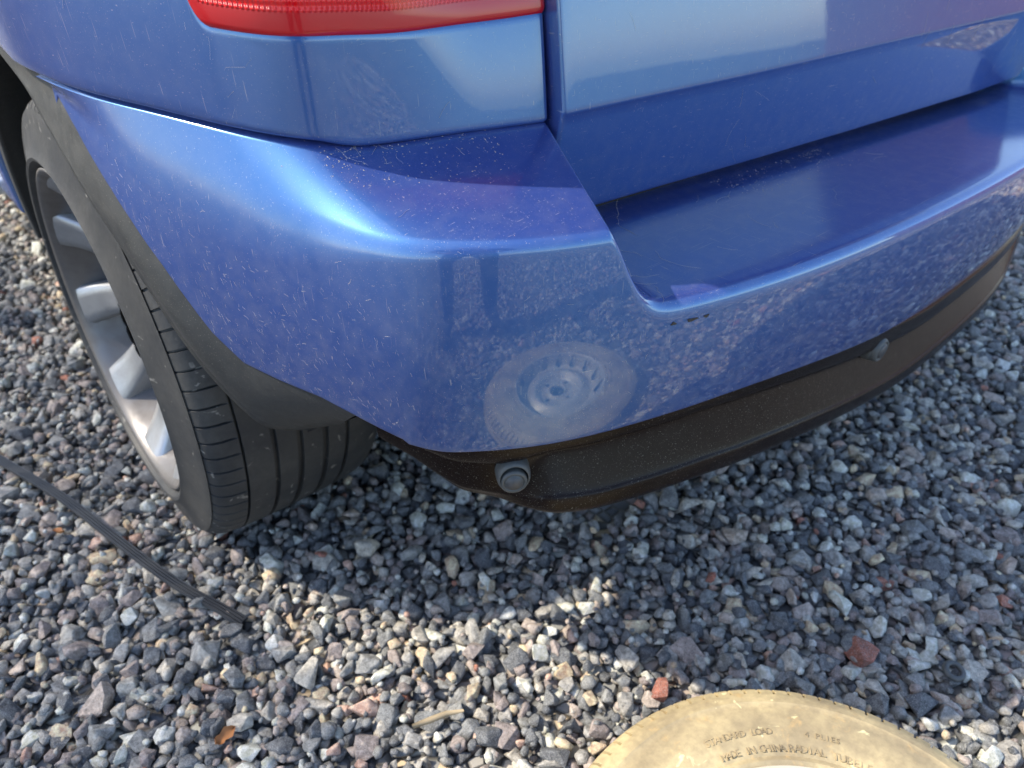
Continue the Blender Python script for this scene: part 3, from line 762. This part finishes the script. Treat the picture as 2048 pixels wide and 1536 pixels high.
# ------------------------------------------------------------------ spare wheel lying on the gravel
spare = empty('spare_wheel', (spare_c[0], spare_c[1], 0.0))
spare.scale = (1.055, 1.055, 1.0)
tag(spare, 'mud-covered steel wheel with tyre lying flat on the gravel behind the car', 'wheel')
SR, SW = 0.255, 0.150
NB = 96; fr = np.array([0.0, 0.80, 0.82, 0.98]); ang = (np.arange(NB)[:, None] + fr[None]).ravel() / NB * 2 * np.pi
sip = np.tile(np.array([0, 0, 1, 1]), NB)
half = [(0.146, 0.168), (0.150, 0.171), (0.1515, 0.175), (0.150, 0.179), (0.1515, 0.183), (0.153, 0.190), (0.1535, 0.200), (0.152, 0.212), (0.1495, 0.222), (0.148, 0.2265), (0.1485, 0.2285), (0.146, 0.234), (0.142, 0.2395), (0.1405, 0.2405), (0.138, 0.2445), (0.131, 0.2495), (0.118, 0.253), (0.10, 0.2548), (0.099, 0.248), (0.092, 0.248), (0.091, 0.2552), (0.076, 0.2555)]
half = np.array(half); low_ = half[::-1][1:].copy(); low_[:, 0] = SW - low_[:, 0]
pf = np.concatenate([half, low_]); pf[:, 1] = 0.255 - (0.255 - pf[:, 1]) * 1.20; mod = np.zeros((len(pf), len(ang)))
bnd = (pf[:, 1] > 0.2390) & (np.abs(pf[:, 0] - 0.075) > 0.03); mod[bnd] = -0.006 * sip[None]
stt = lathe_obj('tyre', pf, len(ang), MUDTYRE, spare, 'z', mod=mod, angles=ang, flip=True, sharp=32)
rp = np.array([(0.060, 0.1715), (0.130, 0.166), (0.143, 0.170), (0.149, 0.1715), (0.1505, 0.169), (0.147, 0.1655), (0.135, 0.163), (0.118, 0.160), (0.100, 0.155), (0.092, 0.147), (0.090, 0.138), (0.096, 0.128), (0.104, 0.118), (0.112, 0.106), (0.116, 0.096), (0.112, 0.086), (0.102, 0.076), (0.094, 0.068), (0.092, 0.058), (0.092, 0.046), (0.095, 0.040), (0.099, 0.036), (0.099, 0.030), (0.085, 0.029)])
tt_ = np.linspace(0, 1, len(rp)); rp[:, 1] *= (0.255 - (0.255 - 0.1715) * 1.20) / 0.1715; rpf = nspl(tt_, rp)(np.linspace(0, 1, 90)); seg = 200
Gk = np.ones((89, seg), bool)
rm = (rpf[1:, 1] + rpf[:-1, 1]) / 2; am = (np.arange(seg) + 0.5) / seg * 2 * np.pi
for k in range(14):
    da = (am - 2 * np.pi * k / 14 + np.pi) % (2 * np.pi) - np.pi
    Gk &= ~((((rm[:, None] - 0.141) / 0.0085)**2 + (da[None] * 0.141 / 0.013)**2) < 1)
for k in range(4):
    da = (am - 2 * np.pi * (k + 0.3) / 4 + np.pi) % (2 * np.pi) - np.pi
    Gk &= ~((((rm[:, None] - 0.052) / 0.007)**2 + (da[None] * 0.052 / 0.007)**2) < 1)
rim = lathe_obj('rim', rpf, seg, STEEL, spare, 'z', flip=False, keep=Gk)

def raised_text(words, radius, z, a_mid, size, mat, parent, span):
    glyph = {}
    parts = []
    txt = words; n = len(txt)
    for i, ch in enumerate(txt):
        if ch == ' ': continue
        if ch not in glyph:
            cu = bpy.data.curves.new('g', 'FONT'); cu.body = ch; cu.size = size; cu.align_x = 'CENTER'; cu.extrude = 0.0009; cu.resolution_u = 2
            ob = bpy.data.objects.new('g', cu); COL.objects.link(ob)
            dg = bpy.context.evaluated_depsgraph_get(); me = bpy.data.meshes.new_from_object(ob.evaluated_get(dg))
            glyph[ch] = (np.array([v.co[:] for v in me.vertices]), [list(p.vertices) for p in me.polygons])
            bpy.data.objects.remove(ob); bpy.data.meshes.remove(me); bpy.data.curves.remove(cu)
        v, f = glyph[ch]
        a = a_mid - span * (i / max(1, n - 1) - 0.5)
        er = np.array([math.cos(a), math.sin(a), 0]); et = np.array([math.sin(a), -math.cos(a), 0])
        w = er * radius + et * v[:, :1] + er * v[:, 1:2] + np.array([0, 0, 1.0]) * (v[:, 2:3] + z)
        parts.append((w, f))
    V, F = join(parts)
    return mesh_obj('lettering', V, F, mat, parent, False)
LETTER = rubber_material('muddy_lettering', (0.16, 0.13, 0.085), (0.44, 0.34, 0.19), 1.0, 30.0, 0.2)
A0 = math.atan2(0.75, 0.55)
raised_text('STANDARD LOAD', 0.184, 0.1535, 1.06, 0.0100, LETTER, stt, 0.36)
raised_text('MADE IN CHINA', 0.167, 0.1520, 1.01, 0.0100, LETTER, stt, 0.36)
raised_text('4 PLIES', 0.184, 0.1535, 0.60, 0.0080, LETTER, stt, 0.16)
raised_text('RADIAL TUBELESS', 0.167, 0.1520, 0.53, 0.0110, LETTER, stt, 0.50)
raised_text('SAFETY WARNING', 0.168, 0.1522, -0.02, 0.0100, LETTER, stt, 0.44)

# ------------------------------------------------------------------ rubber strip on the gravel
pts = np.array([(-0.27, 0.60, 0.03), (-0.20, 0.36, 0.028), (-0.14, 0.18, 0.026), (-0.092, -0.01, 0.024), (-0.05, -0.165, 0.020), (-0.020, -0.24, 0.014), (0.0, -0.29, 0.006)])
ev = nspl(np.linspace(0, 1, 7), pts)(np.linspace(0, 1, 80))
T = norm(np.gradient(ev, axis=0)); A = norm(np.cross(T, [0, 0, 1.0])); B = np.cross(A, T)
sect = []
for k in range(4):
    x0 = -0.0095 + k * 0.0048
    sect += [(x0, 0.0005), (x0 + 0.0006, 0.0030), (x0 + 0.0034, 0.0030), (x0 + 0.0042, 0.0008)]
sect += [(0.0098, 0.0), (0.0098, -0.002), (-0.0098, -0.002), (-0.0098, 0.0)]
sect = np.array(sect)
wd = np.where(np.arange(80) > 70, 1.15, 1.0)[:, None, None]
Gd = ev[:, None] + A[:, None] * sect[None, :, :1] * wd * 0.85 + B[:, None] * sect[None, :, 1:] * 1.0
nsec = len(sect)
Fs = grid_faces(80, nsec, wrap=True).tolist() + [list(range(nsec))[::-1], list(range(79 * nsec, 80 * nsec))]
strip = mesh_obj('rubber_strip', Gd.reshape(-1, 3), Fs, RUBBER, None, False)
tag(strip, 'black ribbed rubber strip lying on the gravel beside the car wheel', 'strip')

# small steel ring
ring = lathe_obj('metal_ring', [(0.0, 0.008), (0.004, 0.0075), (0.0055, 0.009), (0.0055, 0.0125), (0.003, 0.0145), (0.0, 0.0148), (-0.003, 0.013), (-0.003, 0.009), (0.0, 0.008)], 40, SENSOR, None, 'z')
ring.location = (0.70, -1.02, 0.016); ring.rotation_euler = (0.2, -0.15, 0)
tag(ring, 'small grey metal ring lying on the gravel behind the car', 'ring')

# ------------------------------------------------------------------ unseen screen and fence, added for shade and red reflections
WOOD = simple('added_screen_wood', (0.20, 0.145, 0.095), 0.8)
WOOD_RED = simple('added_fence_red', (0.26, 0.105, 0.07), 0.75)
bv, bf = box_vf((-0.011, -0.072, 0.05), (0.011, 0.072, 1.74))
def added_fence(label, loc, rot, n, mat):
    f_ = empty('added_fence', loc); f_.rotation_euler = (0, 0, rot); tag(f_, label, 'fence'); me = None; L = n * 0.150
    for k in range(n):
        o = mesh_obj('board', bv, bf, mat, f_, False) if me is None else bpy.data.objects.new('board', me)
        if me is None: me = o.data
        else: COL.objects.link(o); o.parent = f_
        o.location = (0.003 * (k % 2), -L / 2 + 0.150 * (k + 0.5), 0.01 * ((k * 7) % 3))
    for y in np.linspace(-L / 2 + 0.05, L / 2 - 0.05, 3):
        V, F = box_vf((-0.11, y - 0.045, -0.05), (-0.02, y + 0.045, 1.70)); mesh_obj('post', V, F, mat, f_, False)
    for z in (0.4, 1.4):
        V, F = box_vf((-0.06, -L / 2, z - 0.04), (-0.0125, L / 2, z + 0.04)); mesh_obj('rail', V, F, mat, f_, False)
reed = empty('added_reed_screen', (-1.15, 2.0, 0.0)); tag(reed, 'added unseen reed screen that shades the gravel left of the car', 'fence')  # unseen screen added to let only part of the sun reach the gravel
parts = []
for k in range(380):
    y0 = -2.28 + 0.012 * k + RNG.normal(0, 0.0012); h = 1.74 + RNG.normal(0, 0.015); rr = 0.0030 * RNG.uniform(0.8, 1.15)
    parts.append(tube(np.array([(RNG.normal(0, 0.001), y0, 0.0), (RNG.normal(0, 0.002), y0 + RNG.normal(0, 0.002), h / 2), (RNG.normal(0, 0.001), y0 + RNG.normal(0, 0.002), h)]), rr, 5))
V, F = join(parts); o = mesh_obj('reed', V, F, WOOD, reed, False); o['kind'] = 'stuff'
for y in (-2.2, 0.0, 2.2):
    V, F = box_vf((-0.075, y - 0.03, -0.05), (-0.010, y + 0.03, 1.72)); mesh_obj('post', V, F, WOOD, reed, False)
for z in (0.3, 0.9, 1.5):
    V, F = tube(np.array([(-0.0065, -2.28, z), (-0.0065, 0.0, z), (-0.0065, 2.28, z)]), 0.0012, 5); mesh_obj('wire', V, F, GASKET, reed, False)
added_fence('added unseen red-brown fence that tints reflections in the tailgate', (8.2, -3.6, 0.0), math.pi / 2, 44, WOOD_RED)  # out of view, added to give the tailgate a purple-red reflection

# ------------------------------------------------------------------ small things on the gravel
RED = stone_material('red_stone', False)
def tint(mat, col):
    for nd in mat.node_tree.nodes:
        if nd.type == 'VALTORGB' and nd.color_ramp.interpolation == 'CONSTANT':
            for e in nd.color_ramp.elements: e.color = col + (1,)
tint(RED, (0.30, 0.105, 0.07))
for j, (x, y, r_) in enumerate([(0.636, -0.921, 0.021), (0.38, -0.773, 0.021), (0.15, -0.251, 0.011), (0.59, -0.70, 0.011)]):
    me = stone_meshes[5 + 7 * j].copy(); me.materials.clear(); me.materials.append(RED)
    o = bpy.data.objects.new('stone', me); COL.objects.link(o); o.parent = ground; o.location = (x, y, 0.012); o.scale = (r_,) * 3; o.rotation_euler = (0.3 * j, 0.2, 1.1 * j); o['label'] = 'reddish stone among the grey gravel'
TWIG = simple('dry_twig', (0.34, 0.27, 0.17), 0.8)
V, F = tube(np.array([(0.095, -0.603, 0.022), (0.115, -0.611, 0.024), (0.137, -0.618, 0.024), (0.158, -0.628, 0.021)]), [0.0030, 0.0042, 0.0038, 0.002], 7)
tag(mesh_obj('twig', V, F, TWIG), 'short pale dry twig lying on the gravel near the spare wheel', 'twig')
LEAF = simple('dry_leaf', (0.36, 0.15, 0.05), 0.7)
def leaf(x, y, size, rot, label):
    n, m = 9, 5; t = np.linspace(-1, 1, n)[:, None]; w = np.linspace(-1, 1, m)[None]
    wid = np.sqrt(np.clip(1 - t**2, 0, 1)) * 0.45 * (1 + 0.25 * np.sin(7 * t))
    P = np.stack([t + 0 * w, wid * w, 0.22 * w**2 + 0.15 * np.sin(3 * t) + 0 * w], -1) * size
    Q = np.concatenate([P.reshape(-1, 3), P.reshape(-1, 3) - np.array([0, 0, 0.0004])]); nf = grid_faces(n, m)
    o = mesh_obj('leaf', Q, np.concatenate([nf, nf[:, ::-1] + n * m]), LEAF); o.location = (x, y, 0.020); o.rotation_euler = (0.4, 0.3, rot); tag(o, label, 'leaf')
leaf(-0.092, -0.455, 0.016, 0.4, 'curled orange-brown dead leaf on the gravel near the bottom edge')
leaf(-0.162, 0.083, 0.014, 2.0, 'small brown dead leaf on the gravel left of the rubber strip')

# ------------------------------------------------------------------ cobwebs, scratches and grit stuck to the paint
WEB = simple('pale_cobweb', (0.55, 0.53, 0.48), 0.8)
def strands(P, specs, rng, rad, lift=0.0006):
    """threads that wander over a grid surface; specs: (row0,row1,col0,col1,count,steps,step_len,direction or None)"""
    N = grid_normals(P); s_ = (N.reshape(-1, 3) * (P.reshape(-1, 3) - np.array(OUT))).sum(1).mean(); N = N * np.sign(s_)
    nr, nc = P.shape[:2]; parts = []
    def at(G, r, c):
        r = min(max(r, 0), nr - 1.001); c = min(max(c, 0), nc - 1.001); i, j = int(r), int(c); a, b_ = r - i, c - j
        return (G[i, j] * (1 - a) + G[i + 1, j] * a) * (1 - b_) + (G[i, j + 1] * (1 - a) + G[i + 1, j + 1] * a) * b_
    for r0, r1, c0, c1, cnt, st, ln, di in specs:
        for _ in range(cnt):
            r, c = rng.uniform(r0, r1), rng.uniform(c0, c1); ang = rng.uniform(0, 2 * np.pi) if di is None else di + rng.normal(0, 0.25)
            pts = []; L = ln * rng.uniform(0.5, 1.5); curl = rng.normal(0, 0.05)
            for k in range(st):
                pts.append(at(P, r, c) + at(N, r, c) * lift)
                ang += curl + rng.normal(0, 0.22 if di is None else 0.05)
                e = 0.01; dr = np.linalg.norm(at(P, r + 1, c) - at(P, r, c)) + 1e-5; dc = np.linalg.norm(at(P, r, c + 1) - at(P, r, c)) + 1e-5
                r += L * math.sin(ang) / dr; c += L * math.cos(ang) / dc
                if not (r0 - 8 < r < r1 + 8 and c0 - 12 < c < c1 + 12): break
            if len(pts) > 2: parts.append(tube(np.array(pts), rad * rng.uniform(0.6, 1.4), 3, False))
    return join(parts)
cx = lambda x: int(np.searchsorted(cols, s_at_x(x)))
cy_ = lambda y: int(np.searchsorted(cols, s_at_y(y)))
rng2 = np.random.default_rng(5)
nrow = PB.shape[0]
V, F = strands(PB, [(5, 16, cx(0.315), cx(0.42), 12, 16, 0.0045, None), (4, 14, cx(0.45), cx(1.0), 9, 10, 0.0035, None), (2, 6, cy_(-0.60), cx(0.24), 12, 6, 0.0025, None),
                    (4, 16, cy_(-0.56), cx(0.27), 2, 7, 0.0025, None)], rng2, 0.00010)
o = mesh_obj('cobweb', V, F, WEB, bumper, False); o['kind'] = 'stuff'
V, F = strands(PB, [(34, nrow - 3, cy_(-0.30), cy_(-0.60), 170, 4, 0.0014, None), (38, nrow - 2, cy_(-0.40), cy_(-0.62), 170, 4, 0.0013, 1.3), (40, nrow - 2, cx(0.17), cx(1.0), 70, 4, 0.0014, None), (20, 40, cy_(-0.3), cx(0.25), 14, 4, 0.0018, None)], rng2, 0.00008, 0.00005)
o = mesh_obj('paint_scuff', V, F, WEB, bumper, False); o['kind'] = 'stuff'
V, F = strands(PT, [(0, 10, 3, 110, 14, 10, 0.0035, 2.1), (12, 22, 3, 100, 4, 8, 0.003, 2.1)], rng2, 0.00008)
o = mesh_obj('cobweb', V, F, WEB, tailgate, False); o['kind'] = 'stuff'
V, F = strands(PP, [(1, 18, 40, len(pc) - 4, 9, 6, 0.003, 1.0)], rng2, 0.00007)
o = mesh_obj('paint_scuff', V, F, WEB, qp, False); o['kind'] = 'stuff'
# grit gathered in the corner under the quarter panel and along the ledge
def grit(P, specs, rng):
    N = grid_normals(P); s_ = (N.reshape(-1, 3) * (P.reshape(-1, 3) - np.array(OUT))).sum(1).mean(); N = N * np.sign(s_); parts = []
    tet = np.array([(1, 0, 0), (-0.6, 0.8, 0.1), (-0.5, -0.8, 0), (0, 0, 0.7)]); tf = [[0, 1, 3], [1, 2, 3], [2, 0, 3], [0, 2, 1]]
    for r0, r1, c0, c1, cnt, sz in specs:
        for _ in range(cnt):
            r = min(r0 + (r1 - r0) * rng.random()**1.6, P.shape[0] - 1); c = rng.uniform(c0, c1); i, j = min(int(r), P.shape[0] - 2), int(min(c, P.shape[1] - 2)); f_ = c - j; g_ = r - i
            q = (P[i, j] * (1 - f_) + P[i, j + 1] * f_) * (1 - g_) + (P[i + 1, j] * (1 - f_) + P[i + 1, j + 1] * f_) * g_; h = sz * rng.uniform(0.4, 1.6)
            Rm_ = np.array(Matrix.Rotation(rng.uniform(0, 6.28), 3, Vector(N[i, j])))
            n_ = Vector(N[i, j]); qt = np.array(n_.to_track_quat('Z', 'Y').to_matrix())
            parts.append((q + (Rm_ @ (qt @ (tet * np.array([h * rng.uniform(0.7, 2.2), h, h])).T)).T, tf))
    return join(parts)
GRIT = simple('pale_grit', (0.42, 0.38, 0.31), 0.9)
V, F = grit(PB, [(2, 9, cy_(-0.585), cx(0.24), 220, 0.0005), (2, 17, cy_(-0.50), cx(0.28), 30, 0.0004), (2, 7, cx(0.62), cx(0.86), 220, 0.0006), (2, 16, cx(0.33), cx(1.0), 50, 0.0005)], rng2)
o = mesh_obj('grit', V, F, GRIT, bumper, False); o['kind'] = 'stuff'
# chipped paint on the lip
CHIP = simple('bare_black_plastic', (0.03, 0.028, 0.026), 0.6)
k0 = 31
for x, w_ in ((0.352, 0.006), (0.372, 0.012), (0.388, 0.006)):
    j = cx(x); q = PB[k0 + 2, j]; t_ = norm(PB[k0 + 2, j + 1] - PB[k0 + 2, j]); d_ = norm(PB[k0 + 4, j] - PB[k0 + 2, j]); n_ = np.cross(t_, d_); n_ = n_ if n_[1] < 0 else -n_
    a = np.linspace(0, 2 * np.pi, 12, endpoint=False); rr_ = 1 + 0.3 * np.sin(3 * a + x * 90)
    V = q + n_ * 0.0006 + (np.cos(a) * w_ * 0.5 * rr_)[:, None] * t_ + (np.sin(a) * 0.0016 * rr_)[:, None] * d_
    V = np.concatenate([V, V - n_ * 0.002]); mesh_obj('paint_chip', V, [list(range(12))] + [[i, (i + 1) % 12, (i + 1) % 12 + 12, i + 12] for i in range(12)], CHIP, bumper, False)

# ------------------------------------------------------------------ the person taking the picture, standing behind the car
def make_person():
    B_ = np.array([-0.45, -1.46]); f2 = np.array([math.sin(YAW), math.cos(YAW)]); r2 = np.array([math.cos(YAW), -math.sin(YAW)])
    W = lambda p: tuple(B_ + r2 * p[0] + f2 * p[1]) + (p[2],)
    J = {}; E_ = []; rad = {}
    def add(n, p, r, par=None):
        J[n] = p; rad[n] = r
        if par: E_.append((par, n))
    add('pelvis', (0, 0, 0.93), (0.155, 0.12)); add('waist', (0, 0.03, 1.10), (0.14, 0.11), 'pelvis'); add('chest', (0, 0.08, 1.30), (0.165, 0.12), 'waist')
    add('neck', (0, 0.13, 1.46), (0.058, 0.058), 'chest'); add('jaw', (0, 0.18, 1.53), (0.070, 0.075), 'neck'); add('skull', (0, 0.20, 1.62), (0.078, 0.092), 'jaw'); add('crown', (0, 0.19, 1.70), (0.052, 0.062), 'skull')
    for sg, n in ((-1, 'l'), (1, 'r')):
        add(n + 'hip', (0.09 * sg, 0.0, 0.84), (0.088, 0.092), 'pelvis'); add(n + 'knee', (0.125 * sg, 0.05 - 0.03 * sg, 0.48), (0.060, 0.062), n + 'hip'); add(n + 'calf', (0.13 * sg, 0.0 - 0.04 * sg, 0.30), (0.056, 0.058), n + 'knee')
        add(n + 'ankle', (0.14 * sg, -0.03 - 0.05 * sg, 0.09), (0.042, 0.046), n + 'calf'); add(n + 'ball', (0.16 * sg, 0.11 - 0.05 * sg, 0.045), (0.045, 0.035), n + 'ankle'); add(n + 'toe', (0.17 * sg, 0.19 - 0.05 * sg, 0.035), (0.034, 0.024), n + 'ball')
        add(n + 'shoulder', (0.175 * sg, 0.08, 1.37), (0.070, 0.070), 'chest'); add(n + 'elbow', (0.235 * sg, 0.13, 1.10), (0.050, 0.050), n + 'shoulder'); add(n + 'wrist', (0.115 * sg, 0.33, 0.93), (0.031, 0.031), n + 'elbow'); add(n + 'palm', (0.088 * sg, 0.39, 0.915), (0.030, 0.020), n + 'wrist')
        for k in range(4):
            z = 0.945 - 0.020 * k; add(n + 'f%da' % k, (0.083 * sg, 0.435, z), (0.0095, 0.0095), n + 'palm'); add(n + 'f%db' % k, (0.070 * sg, 0.466, z - 0.004), (0.0088, 0.0088), n + 'f%da' % k); add(n + 'f%dc' % k, (0.050 * sg, 0.474 - 0.002 * k, z - 0.006), (0.0078, 0.0078), n + 'f%db' % k)
        add(n + 'ta', (0.066 * sg, 0.400, 0.945), (0.0105, 0.0105), n + 'palm'); add(n + 'tb', (0.050 * sg, 0.425, 0.955), (0.0095, 0.0095), n + 'ta')
    names = list(J); me = bpy.data.meshes.new('person'); me.from_pydata([W(J[n]) for n in names], [(names.index(a), names.index(b)) for a, b in E_], [])
    o = bpy.data.objects.new('person', me); COL.objects.link(o)
    o.modifiers.new('skin', 'SKIN'); o.modifiers.new('sub', 'SUBSURF').levels = 2
    for i, n in enumerate(names):
        me.skin_vertices[0].data[i].radius = rad[n]; me.skin_vertices[0].data[i].use_root = (n == 'pelvis')
    dg = bpy.context.evaluated_depsgraph_get(); m2 = bpy.data.meshes.new_from_object(o.evaluated_get(dg)); o.modifiers.clear(); o.data = m2
    SKIN = simple('skin', (0.45, 0.27, 0.19), 0.5); JACKET = simple('navy_jacket', (0.018, 0.022, 0.034), 0.8); JEANS = simple('dark_jeans', (0.025, 0.032, 0.055), 0.85); SHOE = simple('black_shoe', (0.02, 0.02, 0.02), 0.5); HAIR = simple('brown_hair', (0.035, 0.022, 0.015), 0.6)
    m2.materials.clear()
    for m in (JEANS, JACKET, SKIN, SHOE, HAIR): m2.materials.append(m)
    hp = W((0, 0.20, 1.60)); fwd3 = np.array([f2[0], f2[1], 0])
    for p in m2.polygons:
        c = np.array(p.center); l = c[:2] - B_; fw_ = l @ f2
        idx = 0 if c[2] < 0.96 else 1
        if c[2] < 0.085: idx = 3
        if c[2] > 1.47: idx = 2
        if c[2] > 1.47 and (c[2] > 1.665 or (fw_ < 0.20 and c[2] > 1.52)): idx = 4
        if fw_ > 0.345 and c[2] < 1.2: idx = 2
        elif fw_ > 0.16 and 0.9 < c[2] < 1.2: idx = 1
        p.material_index = idx; p.use_smooth = True
    # nose, eyes, mouth, ears
    def blob(name, p, r, mat, sc=(1, 1, 1)):
        bm = bmesh.new(); bmesh.ops.create_icosphere(bm, subdivisions=2, radius=r); m = bpy.data.meshes.new(name); bm.to_mesh(m); bm.free(); m.materials.append(mat); m.polygons.foreach_set('use_smooth', [True] * len(m.polygons))
        q = bpy.data.objects.new(name, m); COL.objects.link(q); q.parent = o; q.location = W(p); q.scale = sc; q.rotation_euler = (0, 0, -YAW)
    blob('nose', (0, 0.300, 1.59), 0.017, SKIN, (0.7, 1.0, 1.3)); blob('mouth', (0, 0.268, 1.545), 0.022, simple('lips', (0.4, 0.16, 0.13), 0.5), (1.0, 0.35, 0.3))
    for sg in (-1, 1):
        blob('eye', (0.032 * sg, 0.272, 1.622), 0.013, simple('eye_white', (0.7, 0.7, 0.68), 0.2)); blob('ear', (0.082 * sg, 0.20, 1.60), 0.026, SKIN, (0.4, 0.7, 1.2))
    return tag(o, 'person in dark clothes standing behind the car holding a phone', 'person')
make_person()
PHONE = simple('black_phone_glass', (0.015, 0.016, 0.018), 0.15)
bm = bmesh.new(); bmesh.ops.create_cube(bm, size=1.0); bmesh.ops.scale(bm, vec=(0.150, 0.074, 0.008), verts=bm.verts[:]); bmesh.ops.bevel(bm, geom=bm.edges[:], offset=0.003, segments=2, affect='EDGES')
me = bpy.data.meshes.new('phone'); bm.to_mesh(me); bm.free(); me.materials.append(PHONE)
ph = bpy.data.objects.new('phone', me); COL.objects.link(ph); ph.matrix_world = Matrix.Translation((CAM_P - fw * 0.012 + rt * 0.0 + dn * 0.01).tolist()) @ M.to_3x3().to_4x4()
tag(ph, 'black phone held in both hands by the person behind the car', 'phone')
